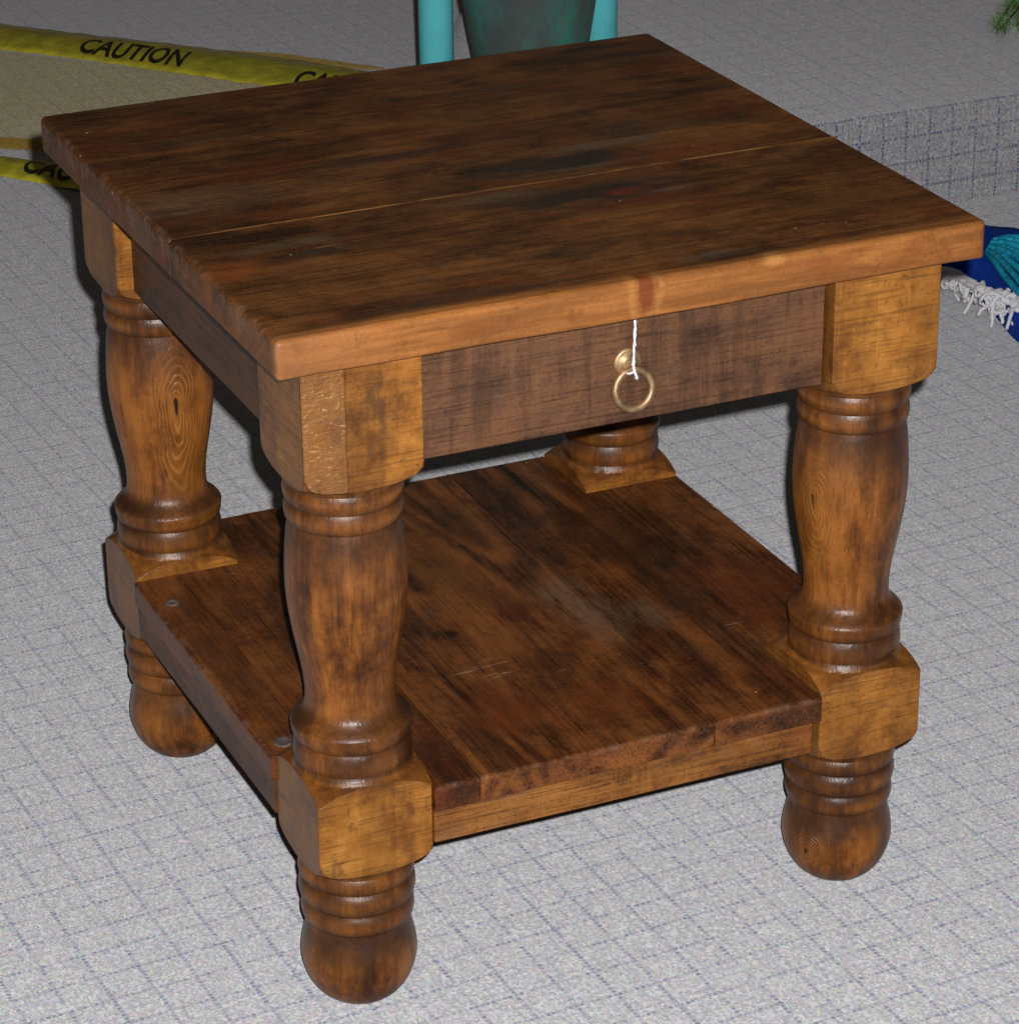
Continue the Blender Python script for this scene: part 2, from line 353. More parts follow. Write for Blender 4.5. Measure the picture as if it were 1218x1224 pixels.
def mat_carpet():
    t = NT('carpet_weave')
    uv = t.n('ShaderNodeUVMap', uv_map='UVMap').outputs[0]
    o = uv
    wob = t.noise(o, 330, 2, .5, out=1)
    p = t.vmath('ADD', o, t.vmath('SCALE', t.vmath('SUBTRACT', wob, (.5, .5, .5)), .0034))
    wob2 = t.noise(o, 14, 2, .5, out=1)
    p = t.vmath('ADD', p, t.vmath('SCALE', t.vmath('SUBTRACT', wob2, (.5, .5, .5)), .0035))
    p = t.vmath('ADD', p, t.vmath('SCALE', t.vmath('SUBTRACT', t.noise(o, 110, 2, .5, out=1), (.5, .5, .5)), .0014))
    x, y, _ = t.xyz(p)
    P = .0372
    # individual loops
    cx = t.math('FLOOR', t.math('DIVIDE', x, .00205)); cy = t.math('FLOOR', t.math('DIVIDE', y, .0027))
    cell = t.comb(cx, cy, 0.0)
    w = t.white(cell); wc = t.white(t.vmath('ADD', cell, (31.3, 7.1, 2.0)), out=1)
    wc_r = t.xyz(wc)[0]
    base = t.mix(t.math('POWER', w, 1.3), (.255, .258, .272), (.560, .565, .585))
    tint = t.mix(.34, base, wc, 'SOFT_LIGHT')
    fineb = t.noise(p, 900, 2, .7)
    tint = t.mix(t.math('MULTIPLY', t.ss(fineb, .35, .7), .35), tint, (.555, .56, .58))
    tint = t.mix(t.math('MULTIPLY', t.ss(t.noise(o, 30, 3, .6), .4, .68), .20), tint, (.465, .455, .47))
    # plaid: two directions of single blue yarns, broken into stitches
    pl = t.vmath('ADD', o, t.vmath('SCALE', t.vmath('SUBTRACT', wob, (.5, .5, .5)), .0014))
    pl = t.vmath('ADD', pl, t.vmath('SCALE', t.vmath('SUBTRACT', wob2, (.5, .5, .5)), .0038))
    lx, ly, _ = t.xyz(pl)
    def lines(u, v, dash, seed, width):
        k = t.math('DIVIDE', u, P); idx = t.math('ROUND', k)
        d = t.math('MULTIPLY', t.math('ABSOLUTE', t.math('SUBTRACT', k, idx)), P)
        on_l = t.ss(d, width, width * .55)
        q = t.math('FLOOR', t.math('DIVIDE', v, dash))
        r = t.white(t.comb(idx, q, seed))
        r2 = t.noise(t.comb(t.math('MULTIPLY', idx, 3.7), t.math('MULTIPLY', v, 9.0), seed), 1.0, 2, .5)
        fr = t.math('FRACT', t.math('DIVIDE', v, dash))
        st_ = t.ss(t.math('ABSOLUTE', t.math('SUBTRACT', fr, .5)), .42, .22)
        on = t.math('GREATER_THAN', r, t.math('SUBTRACT', 1.06, t.math('MULTIPLY', r2, 1.65)))
        amp = t.math('MULTIPLY_ADD', t.white(t.comb(q, idx, seed + 9.0)), .70, .42)
        return t.math('MULTIPLY', t.math('MULTIPLY', t.math('MULTIPLY', on_l, st_), on), amp), on_l
    a, al = lines(lx, ly, .0052, 1.0, .0024)
    b, bl = lines(ly, lx, .0052, 5.0, .0024)
    k = t.math('MAXIMUM', t.math('MULTIPLY', a, 1.0), t.math('MULTIPLY', b, .95))
    def fine(u, w_):
        k_ = t.math('DIVIDE', u, P / 4)
        return t.ss(t.math('MULTIPLY', t.math('ABSOLUTE', t.math('SUBTRACT', k_, t.math('ROUND', k_))), P / 4), .0017, .0006)
    a2, b2 = fine(lx, 0), fine(ly, 0)
    sec = t.math('MULTIPLY', t.math('MAXIMUM', a2, b2), t.math('MULTIPLY', t.ss(t.noise(o, 60, 3, .6), .40, .62), .34))
    soft = t.math('MAXIMUM', sec, t.math('MULTIPLY', t.math('MAXIMUM', al, bl), .20))
    k = t.math('MINIMUM', k, 1.0)
    blue = t.mix(t.white(t.vmath('ADD', cell, (3.3, 1.1, 9.0))), (.055, .075, .185), (.120, .135, .27))
    col = t.mix(t.math('MAXIMUM', k, soft), tint, blue)
    stray = t.math('GREATER_THAN', t.white(t.vmath('ADD', cell, (13.3, 71.1, 4.0))), .93)
    col = t.mix(t.math('MULTIPLY', stray, t.math('MULTIPLY', wc_r, .75)), col, (.16, .18, .25))
    fx = t.math('SUBTRACT', t.math('FRACT', t.math('DIVIDE', x, .00205)), .5); fy = t.math('SUBTRACT', t.math('FRACT', t.math('DIVIDE', y, .0027)), .5)
    h = t.math('SUBTRACT', 1.0, t.math('MULTIPLY', t.vmath('LENGTH', t.comb(fx, fy, 0.0)), 1.3))
    h = t.math('ADD', t.math('MULTIPLY', h, .45), t.math('MULTIPLY', w, .8))
    h = t.math('ADD', h, t.math('MULTIPLY', fineb, .7))
    t.set(Base_Color=col, Roughness=.95, Normal=t.bump(h, .0016, .7), Specular_IOR_Level=.1)
    t.b.inputs['Sheen Weight'].default_value = 1.0; t.b.inputs['Sheen Roughness'].default_value = .5
    t.b.inputs['Diffuse Roughness'].default_value = 1.0
    return t.m
CARPET = mat_carpet()

# ================================================================== SETTING
ROT = math.radians(-2.6)     # weave direction against the table
def uvmap(me, f):
    uv = me.uv_layers.new(name='UVMap')
    for lp in me.loops: uv.data[lp.index].uv = f(me.vertices[lp.vertex_index].co)
def rotxy(x, y, a=ROT):
    return (x * math.cos(a) - y * math.sin(a) + .003, x * math.sin(a) + y * math.cos(a) - .004)
bm = bmesh.new()
N = 24
g = [[bm.verts.new((-4 + 9 * i / N, -3 + 10 * j / N, 0)) for j in range(N + 1)] for i in range(N + 1)]
for i in range(N):
    for j in range(N): bm.faces.new((g[i][j], g[i + 1][j], g[i + 1][j + 1], g[i][j + 1]))
floor = from_bm('floor', bm, CARPET, smooth=False); uvmap(floor.data, lambda c: rotxy(c.x, c.y)); props(floor, kind='structure')

# carpeted platform behind the table
PZ = .146; PY = 1.478; PX = .60
def platform():
    bm = bmesh.new(); uvs = {}
    r = .012
    prof = [(PY, 0.0, 0.0), (PY, PZ - r, PZ - r)]
    for k in range(1, 6):
        a = PI / 2 * k / 6
        prof.append((PY + r - r * math.cos(a), PZ - r + r * math.sin(a), PZ - r + r * a))
    prof.append((PY + r, PZ, PZ - r + r * PI / 2))
    prof.append((PY + .25, PZ, None)); prof.append((4.2, PZ, None))
    n = 40; X1 = 4.2
    rows = []
    for (yy, zz, s) in prof:
        xs = PX + (yy - PY) * .62
        row = []
        for i in range(n + 1):
            xx = xs + (X1 - xs) * i / n
            dz = .0015 * noise.noise(Vector((xx * 6, yy * 3, 0))) if zz > .1 else 0
            v = bm.verts.new((xx, yy, zz + dz)); row.append(v)
            ss = s if s is not None else (PZ - r + r * PI / 2 + yy - PY - r)
            uvs[v] = (xx + .0095, ss + .0034)
        rows.append(row)
    for a, b in zip(rows, rows[1:]):
        for i in range(n): bm.faces.new((a[i], a[i + 1], b[i + 1], b[i]))
    side = [rows[k][0] for k in range(len(rows))] + [bm.verts.new((PX + (4.2 - PY) * .62, 4.2, 0))]
    uvs[side[-1]] = (0, 0)
    bm.faces.new(side)
    bm.verts.index_update(); lst = [uvs[v] for v in bm.verts]
    me = bpy.data.meshes.new('platform'); bm.to_mesh(me); bm.free()
    uv = me.uv_layers.new(name='UVMap')
    for lp in me.loops: uv.data[lp.index].uv = lst[lp.vertex_index]
    o = link('platform', me, CARPET, smooth=False)
    for p in me.polygons: p.use_smooth = len(p.vertices) == 4
    props(o, kind='structure')
platform()

# ================================================================== THE TABLE
B = .0487                   # half width of the square leg blocks
LX, LY = .4503, .4553       # leg spacing
H = .6136; TT = .0315       # top height, thickness
table = empty('side_table')
props(table, 'square rustic brown wooden side table with turned legs, one drawer and a low shelf', 'side table')

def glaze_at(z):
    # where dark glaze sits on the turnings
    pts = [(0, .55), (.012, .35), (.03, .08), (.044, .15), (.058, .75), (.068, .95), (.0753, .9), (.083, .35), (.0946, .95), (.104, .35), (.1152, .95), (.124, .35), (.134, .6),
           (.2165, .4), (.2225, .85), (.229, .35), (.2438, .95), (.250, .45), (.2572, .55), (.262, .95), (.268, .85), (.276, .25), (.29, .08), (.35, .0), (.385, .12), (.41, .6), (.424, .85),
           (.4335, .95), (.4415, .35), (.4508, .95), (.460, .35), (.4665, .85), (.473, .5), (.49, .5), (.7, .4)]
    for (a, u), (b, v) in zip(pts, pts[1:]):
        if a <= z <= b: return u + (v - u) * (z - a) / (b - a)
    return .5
# lathe profile from the floor up to the lower block, then between the blocks
LOW = [(0, .018), (.0006, .024), (.003, .0295), (.008, .0350), (.014, .0395), (.021, .0432), (.030, .0462), (.039, .0477), (.047, .0476), (.056, .0462), (.064, .0444), (.0715, .0426), (.0745, .0420), (.0753, .0421),
       (.0762, .0436), (.0785, .0453), (.0835, .0464), (.0885, .0461), (.0922, .0449), (.0936, .0440), (.0946, .0438), (.0956, .0449), (.0985, .0468), (.1045, .0479), (.1095, .0475), (.1130, .0460), (.1144, .0450), (.1152, .0447),
       (.1162, .0457), (.119, .0472), (.1235, .0478), (.1275, .0470), (.1300, .0456)]
MID = [(.2225, .0466), (.2240, .0460), (.2250, .0463), (.2270, .0472), (.2310, .0478), (.2355, .0476), (.2400, .0468), (.2428, .0456), (.2438, .0452), (.2446, .0460), (.2465, .0472), (.2500, .0481), (.2545, .0486), (.2572, .0489), (.2582, .0486),
       (.2605, .0468), (.2635, .0432), (.2668, .0396), (.2705, .0374), (.2765, .0362), (.285, .0361), (.295, .0368), (.305, .0381), (.318, .0404), (.330, .0426), (.342, .0446), (.354, .0463), (.366, .0475), (.378, .0481), (.390, .0480),
       (.402, .0474), (.414, .0466), (.4235, .0456), (.4300, .0445), (.4325, .0439), (.4335, .0437), (.4345, .0447), (.437, .0460), (.4415, .0468), (.446, .0464), (.4495, .0452), (.4508, .0446), (.4520, .0453), (.455, .0467), (.460, .0473), (.4640, .0465), (.4665, .0454)]
def shoulder(z0, r0, z1, r1, convex=1.0, n=9):
    """quarter-ellipse like shoulder going from radius r0 at z0 to r1 at z1"""
    out = []
    for k in range(n + 1):
        a = k / n
        out.append((z0 + (z1 - z0) * (1 - math.cos(a * PI / 2)) ** convex, r0 + (r1 - r0) * math.sin(a * PI / 2)))
    return out
CR = .0005
RC = B * math.sqrt(2) - .0012                # worn corner radius
SH_A = [(.1300, .0456), (.1325, .0462), (.1366, .0487), (.1380, .0530), (.1398, .0580), (.1425, .0630), (.1462, .0668), (.1515, RC)]          # under lower block
SH_B = [(.2075, RC), (.2125, .0610), (.2155, .0555), (.2172, .0510), (.2180, .0487), (.2225, .0466)]                     # over lower block
SH_C = [(.4665, .0454), (.4690, .0460), (.4726, .0487), (.4738, .0535), (.4756, .0590), (.4784, .0638), (.4822, .0668), (.4872, RC)]          # under upper block
ZTOP = H - TT - .0006
def interp_z(sh, r):
    for (za, ra), (zb, rb) in zip(sh, sh[1:]):
        if (ra - r) * (rb - r) <= 0 and ra != rb: return za + (zb - za) * (r - ra) / (rb - ra)
    return sh[0][0] if abs(sh[0][1] - r) < abs(sh[-1][1] - r) else sh[-1][0]
def leg_mesh():
    bm = bmesh.new()
    fa = bm.verts.layers.float.new('face'); ga = bm.verts.layers.float.new('glaze')
    n = 160
    # angles with extra resolution at the four corners
    ths = []
    for q in range(4):
        c = PI / 4 + q * PI / 2
        for k in range(40):
            u = -1 + 2 * k / 40
            ths.append(c + (PI / 4) * (abs(u) ** 1.35) * (1 if u > 0 else -1))
    rows = []
    def sqr(t):
        c, s = abs(math.cos(t)), abs(math.sin(t))
        r = B / max(c, s)
        return min(r, RC - .0)
    def add(fn, face, gfn=None):
        row = []
        for t in ths:
            z, r = fn(t)
            v = bm.verts.new((r * math.cos(t), r * math.sin(t), z))
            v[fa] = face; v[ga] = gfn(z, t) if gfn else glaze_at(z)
            row.append(v)
        rows.append(row)
    def dense(prof):
        out = []
        for (z0, r0), (z1, r1) in zip(prof, prof[1:]):
            m = max(1, int((z1 - z0) / .004))
            for k in range(m): out.append((z0 + (z1 - z0) * k / m, r0 + (r1 - r0) * k / m))
        out.append(prof[-1]); return out
    def smoothprof(prof):
        # Catmull-Rom through the points
        out = []
        for i in range(len(prof) - 1):
            p0 = prof[max(i - 1, 0)]; p1 = prof[i]; p2 = prof[i + 1]; p3 = prof[min(i + 2, len(prof) - 1)]
            m = max(1, int((p2[0] - p1[0]) / .003))
            for k in range(m):
                s = k / m
                def cr(a, b, c, d): return .5 * (2 * b + (c - a) * s + (2 * a - 5 * b + 4 * c - d) * s * s + (3 * b - a - 3 * c + d) * s ** 3)
                out.append((p1[0] + (p2[0] - p1[0]) * s, cr(p0[1], p1[1], p2[1], p3[1]) if p2[0] - p1[0] > .0035 else p1[1] + (p2[1] - p1[1]) * s))
        out.append(prof[-1]); return out
    for z, r in smoothprof(LOW): add(lambda t, z=z, r=r: (z, r), 0)
    # shoulder A: each column runs from the lathe up to where the square takes over
    K = 8
    def col_between(sh, t, s, start_is_lathe):
        rs = sqr(t); ze = interp_z(sh, rs)
        r0 = sh[0][1] if start_is_lathe else sh[-1][1]
        r = r0 + (rs - r0) * s
        return interp_z(sh, r), r
    for k in range(1, K + 1): add(lambda t, s=k / K: col_between(SH_A, t, s, True), 0, lambda z, t: .35)
    zA = lambda t: interp_z(SH_A, sqr(t)); zB = lambda t: interp_z(SH_B, sqr(t)); zC = lambda t: interp_z(SH_C, sqr(t))
    M = 10
    add(lambda t: (zA(t) + .0004, sqr(t)), 1, lambda z, t: .3)
    for k in range(1, M): add(lambda t, s=k / M: (zA(t) + (zB(t) - zA(t)) * s, sqr(t)), 1, lambda z, t: 0)
    add(lambda t: (zB(t) - .0004, sqr(t)), 1, lambda z, t: .3)
    for k in range(K, 0, -1): add(lambda t, s=k / K: col_between(SH_B, t, s, False), 0.25, lambda z, t: .25)
    for z, r in smoothprof(MID): add(lambda t, z=z, r=r: (z, r), 0)
    for k in range(1, K + 1): add(lambda t, s=k / K: col_between(SH_C, t, s, True), 0, lambda z, t: .4)
    add(lambda t: (zC(t) + .0004, sqr(t)), 1, lambda z, t: .3)
    for k in range(1, M + 1): add(lambda t, s=k / M: (zC(t) + (ZTOP - zC(t)) * s, sqr(t)), 1, lambda z, t: 0)
    nn = len(ths)
    for a, b in zip(rows, rows[1:]):
        for i in range(nn): bm.faces.new((a[i], a[(i + 1) % nn], b[(i + 1) % nn], b[i]))
    bm.faces.new(rows[0][::-1]); bm.faces.new(rows[-1])
    bmesh.ops.recalc_face_normals(bm, faces=bm.faces)
    me = bpy.data.meshes.new('leg'); bm.to_mesh(me); bm.free()
    me.polygons.foreach_set('use_smooth', [True] * len(me.polygons))
    me.set_sharp_from_angle(angle=math.radians(28))
    return me
leg0 = leg_mesh()
LEGS = [  # x, y, spin, strips, knots, rubbed
    (0, 0, 3.1, [('x', -.014, -.16), ('x', .016, .20)], [], 1),
    (LX, 0, 8.6, [('x', -.010, .12), ('x', .020, -.18)], [(-.043, -.020, .375, .008, .020, .28), (-.042, -.022, .040, .008, .011, .28)], 0),
    (0, LY, 14.2, [('x', -.020, .10), ('x', .022, .12)], [(.000, -.046, .372, .012, .030, .62), (.014, -.044, .034, .008, .011, .4)], 0),
    (LX, LY, 21.7, [('x', -.015, .15), ('x', .012, -.1)], [], 0)]
for i, (lx, ly, sd, strips, kn, rb) in enumerate(LEGS):
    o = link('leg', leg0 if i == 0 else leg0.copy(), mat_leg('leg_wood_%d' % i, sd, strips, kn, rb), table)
    o.location = (lx, ly, 0)

def board(name, x0, x1, y0, y1, z0, z1, mat, axis='X', weight=lambda m, d: .2, parent=table, cuts=10, jit=.0005, poly=None, seed=0, smooth_seg=4):
    """box (or prism over polygon poly) with individually rounded edges; weight(mid, dir) gives radius in cm"""
    bm = bmesh.new()
    if poly is None: poly = [(x0, y0), (x1, y0), (x1, y1), (x0, y1)]
    lo = [bm.verts.new((px, py, z0)) for px, py in poly]; hi = [bm.verts.new((px, py, z1)) for px, py in poly]
    bm.faces.new(lo[::-1]); bm.faces.new(hi)
    for i in range(len(poly)): bm.faces.new((lo[i], lo[(i + 1) % len(poly)], hi[(i + 1) % len(poly)], hi[i]))
    ai = 'XYZ'.index(axis)
    a0 = min(v.co[ai] for v in bm.verts); a1 = max(v.co[ai] for v in bm.verts)
    for k in range(1, cuts):
        pos = a0 + (a1 - a0) * k / cuts
        if poly and any(abs(pos - p[ai if ai < 2 else 0]) < .004 for p in poly): continue
        co = Vector((0, 0, 0)); co[ai] = pos; no = Vector((0, 0, 0)); no[ai] = 1
        bmesh.ops.bisect_plane(bm, geom=bm.verts[:] + bm.edges[:] + bm.faces[:], plane_co=co, plane_no=no)
    bmesh.ops.recalc_face_normals(bm, faces=bm.faces)
    wl = bm.edges.layers.float.new('bevel_weight_edge')
    for e in bm.edges:
        if len(e.link_faces) == 2 and e.calc_face_angle(0) > .3:
            m = (e.verts[0].co + e.verts[1].co) / 2; d = (e.verts[1].co - e.verts[0].co).normalized()
            e[wl] = min(1, weight(m, d))
    for v in bm.verts:
        t = v.co[ai]
        if a0 + 1e-5 < t < a1 - 1e-5 and jit:
            q = Vector((t * 9 + seed, v.co.z * 60, v.co.y * 5))
            for j in range(3):
                if j != ai: v.co[j] += jit * noise.noise(q + Vector((0, 0, 10 * j)))
    me = bpy.data.meshes.new(name); bm.to_mesh(me); bm.free()
    o = link(name, me, mat, parent)
    b = o.modifiers.new('bevel', 'BEVEL'); b.limit_method = 'WEIGHT'; b.width = .01; b.segments = smooth_seg; b.harden_normals = True; b.use_clamp_overlap = False
    return o

# ---- top: three boards glued side by side, grain left to right
TX0, TX1, TY0, TY1 = -.0748, .5250, -.0712, .5275
S1, S2 = .1695, .347
HONEY = (.300, .152, .056)
topk = [(.300, .235, H, .050, .018, (.085, .030, .014)), (.255, .150, H, .050, .016, (.060, .032, .020)), (-.035, .105, H, .030, .012, (.11, .035, .012))]
GB = (.028, .029, .033); GY = (.125, .120, .118)
TOPP = [(.285, .210, .095, .032, GB, .97), (.340, .236, .055, .011, GY, .75), (.300, .190, .060, .004, GY, .45), (.388, .192, .068, .022, (.175, .062, .024), .9), (.262, .122, .095, .028, GB, .88), (.298, .118, .022, .009, (.16, .040, .018), .9), (.255, .108, .022, .008, (.14, .075, .022), .7),
        (.335, .108, .030, .006, GY, .5), (.190, .145, .055, .013, GY, .5), (-.052, .082, .036, .020, (.22, .080, .022), .9), (-.002, .118, .055, .012, GY, .65), (.035, .092, .045, .008, GB, .8), (-.020, .245, .100, .036, GY, .38), (.160, .285, .110, .010, GB, .65), (.130, .305, .06, .005, (.22, .13, .045), .6),
        (.420, .260, .080, .022, GB, .5), (.300, -.048, .040, .010, GY, .45), (.08, -.045, .09, .012, GB, .6), (.19, .010, .06, .014, GB, .45), (.05, .40, .12, .012, GB, .5), (.30, .34, .14, .008, (.20, .115, .04), .45), (.02, .47, .05, .05, (.13, .062, .026), .4), (.45, .02, .07, .03, (.15, .085, .030), .5)]
m_t1 = mat_board('top_wood_front', 'X', 2.3, DK, MD, LT, rings_amt=.20, saw_amt=.04, edge=(-.0600, HONEY, .004), seams=[(S1, .55, -.03, .17), (S1, .95, .33, .52)], patches=TOPP, scuffs=[(.25, .08, .014, .008, .9), (.02, .098, .03, .006, .7)], wear=[('x', TX0, 1, H - .02), ('x', TX1, -1, H - .02)])
m_t2 = mat_board('top_wood_back', 'X', 5.9, DK, MD, LT, rings_amt=.20, saw_amt=.04, seams=[(S1, .55, -.03, .17), (S1, .95, .33, .52)], wear=[('x', TX0, 1, H - .02), ('x', TX1, -1, H - .02)], patches=TOPP, scuffs=[(.49, .385, .018, .006, .9)])
def top_weight(front=False, back=False):
    def w(m, d):
        if abs(d.z) > .7:                               # vertical corners
            if front and m.y < TY0 + .01: return .45 if m.x < .2 else .75
            if back and m.y > TY1 - .01: return .95
            return .05
        if abs(d.x) > .7:                               # running along the front/back
            if front and m.y < TY0 + .01: return .50 if m.z > H - .01 else .30
            if back and m.y > TY1 - .01: return .55 if m.z > H - .01 else .30
            return .035 if abs(m.y - S1) < .01 else .012
        return .50 if m.z > H - .01 else .35            # left and right ends
    return w
ZB = H - TT
G = .0004
board('top_board', TX0, TX1, TY0, S1 - G, ZB, H, m_t1, 'X', top_weight(front=True), cuts=18, jit=.0014, seed=1)
board('top_board', TX0, TX1, S1 + G, TY1, ZB, H, m_t2, 'X', top_weight(back=True), cuts=14, jit=.0004, seed=3)

# ---- drawer and aprons
RECS = .0145
DRW = (.072, .042, .027); 
m_dr = mat_board('drawer_wood', 'X', 12.7, (.050, .031, .027), (.108, .066, .053), (.20, .120, .070), rings_amt=.05, saw_amt=.25, sawf=120, bands=1, redv=.12, specks=False, blot=1.1, rough=.5)
nt = m_dr.node_tree
m_ap = mat_board('apron_wood', 'Y', 17.2, (.040, .022, .014), (.075, .042, .025), (.13, .07, .035), rings_amt=.15, saw_amt=.2, specks=False)
ew = lambda m, d: .12
drawer = board('drawer', B + .0012, LX - B - .0012, -B + RECS, -B + RECS + .022, .4822, ZB - .0022, m_dr, 'X', ew, cuts=8, jit=.0004, seed=4)
board('apron', -B + RECS, -B + RECS + .020, B + .0004, LY - B - .0004, .4830, ZB - .0006, m_ap, 'Y', ew, cuts=4, jit=.0003, seed=5)
board('apron', LX + B - RECS - .020, LX + B - RECS, B + .0004, LY - B - .0004, .4830, ZB - .0006, m_ap, 'Y', ew, cuts=4, jit=.0003, seed=6)
m_ap2 = mat_board('back_apron_wood', 'X', 19.2, (.040, .022, .014), (.075, .042, .025), (.13, .07, .035), rings_amt=.15, saw_amt=.2, specks=False)
board('apron', B + .0004, LX - B - .0004, LY + B - RECS - .020, LY + B - RECS, .4830, ZB - .0006, m_ap2, 'X', ew, cuts=4, jit=.0003, seed=7)

# ring pull
brass = plain('aged_brass', (.46, .30, .165), rough=.5, metal=.85, var=.25, vscale=120)
dy = -B + RECS
RX, RZ = .2255, .5325      # middle of the rosette
bm = bmesh.new()
prof = [(.0001, -.0052), (.0040, -.0050), (.0052, -.0042), (.0060, -.0030), (.0088, -.0028), (.0102, -.0020), (.0106, -.0008), (.0106, .001)]
rows = []
for r, yy in prof:
    rows.append([bm.verts.new((RX + 1.15 * r * math.cos(2 * PI * i / 36), dy + yy, RZ + 1.15 * r * math.sin(2 * PI * i / 36))) for i in range(36)])
for a, b in zip(rows, rows[1:]):
    for i in range(36): bm.faces.new((a[i], a[(i + 1) % 36], b[(i + 1) % 36], b[i]))
from_bm('rosette', bm, brass, drawer)
bm = bmesh.new()
tube(bm, [(RX + .0008, dy - .004 - .0045 * math.sin(a) , RZ - .002 - .0045 * math.cos(a)) for a in [PI * 2 * k / 16 for k in range(16)]], .0011, 8, closed=True)
from_bm('eyelet', bm, brass, drawer)
bm = bmesh.new()
RR_ = .0158
rc = Vector((RX + .0022, dy - .0075, RZ - .0205))
tube(bm, [(rc.x + RR_ * math.cos(a), rc.y - .0022 * (-math.sin(a)) * 1.0, rc.z + RR_ * math.sin(a)) for a in [2 * PI * k / 56 for k in range(56)]], .0033, 10, closed=True)
from_bm('ring_pull', bm, brass, drawer)
# white tag string
white = plain('white_string', (.84, .83, .86), rough=.8, var=.05)
bm = bmesh.new()
sp = [Vector((RX + .0049, dy - .0035, ZB - .0008)), Vector((RX + .0040, dy - .0060, ZB - .012)), Vector((RX + .0022, dy - .0085, ZB - .030)), Vector((RX + .0006, dy - .0105, ZB - .048)),
      Vector((RX + .0004, dy - .0122, RZ - .0030)), Vector((RX + .0018, dy - .0128, RZ - .0075)), Vector((RX + .0034, dy - .0105, RZ - .0108)), Vector((RX + .0036, dy - .0070, RZ - .0112))]
def smooth_path(P, m=6):
    out = []
    for i in range(len(P) - 1):
        p0 = P[max(i - 1, 0)]; p1 = P[i]; p2 = P[i + 1]; p3 = P[min(i + 2, len(P) - 1)]
        for k in range(m):
            s = k / m
            out.append(.5 * (2 * p1 + (p2 - p0) * s + (2 * p0 - 5 * p1 + 4 * p2 - p3) * s * s + (3 * p1 - p0 - 3 * p2 + p3) * s ** 3))
    out.append(P[-1]); return out
path = smooth_path(sp)
for ph in (0, PI):
    q = [p + Vector((.0006 * math.cos(k * .9 + ph), .0006 * math.sin(k * .9 + ph), 0)) for k, p in enumerate(path)]
    tube(bm, q, .00085, 7)
tube(bm, [rc + Vector((-.0028 + .0034 * math.cos(a), .0034 * math.sin(a), RR_ * .985 + .0012 * math.cos(a))) for a in [2 * PI * k / 18 for k in range(18)]], .0009, 6, closed=True)
st_ = from_bm('string', bm, white)
props(st_, 'thin white price tag string tied to the brass ring of the drawer', 'string')

# ---- lower shelf: boards run front to back, rails underneath
SZ = .2050; ST = .0225
SX0, SX1, SY0, SY1 = -.0520, LX + .0500, -.0525, LY + .0510
SDK = (.023, .0110, .0075); SMD = (.068, .0285, .0155); SLT = (.26, .118, .042)
def shelf_w(m, d):
    if abs(d.z) > .7: return .15 if (m.y < SY0 + .01 or m.x < SX0 + .01 or m.x > SX1 - .01) else .03
    if (m.y < SY0 + .003 or m.x < SX0 + .003 or m.x > SX1 - .003 or m.y > SY1 - .003): return .36 if m.z > SZ - .01 else .15
    return .02
g2 = .00035; bc = B + .0006
J = [-.0095, .0885, .300]
kn1 = [(.170, .110, .2045, .010, .009, (.03, .014, .008))]
SHP = [(.290, .185, .030, .085, (.19, .160, .140), .60), (.335, .150, .03, .03, (.16, .14, .125), .5), (.385, .240, .038, .130, (.016, .012, .012), .72), (.350, .330, .025, .07, (.016, .012, .012), .6), (.150, .040, .040, .055, (.150, .046, .014), .7), (.167, .190, .009, .009, (.012, .009, .008), .9),
       (.060, .25, .03, .10, (.016, .012, .012), .6), (.43, .14, .04, .09, (.14, .042, .014), .55), (.215, .30, .03, .10, (.16, .080, .026), .5), (-.03, .22, .018, .12, (.018, .013, .013), .6), (.07, -.02, .02, .05, (.016, .012, .012), .7), (.24, .02, .05, .04, (.13, .044, .015), .5)]
sm = [mat_board('shelf_wood_%d' % i, 'Y', 31.3 + 6.1 * i, SDK, SMD, SLT, rings_amt=ra, saw_amt=.06, knots=kn, blot=.75, cath=ct, rough=.40, patches=SHP, scuffs=[(.165, .118, .030, .030, .8), (.400, .100, .02, .010, .7)], wear=[('x', SX0, 1, SZ - .004), ('y', SY0, 1, SZ - .004)]) for i, (ra, kn, ct) in
      enumerate([(.6, [], .8), (.7, [], .9), (.8, [], 1.3), (.8, [], .9)])]
board('shelf_board', 0, 0, 0, 0, SZ - ST, SZ, sm[0], 'Y', shelf_w, cuts=10, poly=[(SX0, bc), (J[0] - g2, bc), (J[0] - g2, LY - bc), (SX0, LY - bc)], seed=11)
board('shelf_board', 0, 0, 0, 0, SZ - ST, SZ - .0005, sm[1], 'Y', shelf_w, cuts=10, poly=[(bc, SY0), (J[1] - g2, SY0), (J[1] - g2, SY1), (bc, SY1), (bc, LY - bc), (J[0] + g2, LY - bc), (J[0] + g2, bc), (bc, bc)], seed=12)
board('shelf_board', 0, 0, 0, 0, SZ - ST, SZ - .0002, sm[2], 'Y', shelf_w, cuts=12, poly=[(J[1] + g2, SY0 + .0006), (J[2] - g2, SY0 + .0006), (J[2] - g2, SY1), (J[1] + g2, SY1)], seed=13)
board('shelf_board', 0, 0, 0, 0, SZ - ST, SZ, sm[3], 'Y', shelf_w, cuts=10, poly=[(J[2] + g2, SY0 + .0002), (LX - bc, SY0 + .0002), (LX - bc, bc), (SX1, bc), (SX1, LY - bc), (LX - bc, LY - bc), (LX - bc, SY1), (J[2] + g2, SY1)], seed=14)
m_rail = mat_board('shelf_rail_wood', 'X', 51.3, (.065, .031, .014), (.19, .092, .030), (.38, .21, .070), rings_amt=.35, saw_amt=.2, specks=False, blot=.8)
m_rail2 = mat_board('side_rail_wood', 'Y', 57.3, SDK, SMD, SLT, rings_amt=.3, saw_amt=.2, specks=False)
RZ1 = SZ - ST - .0005; RZ0 = .1525
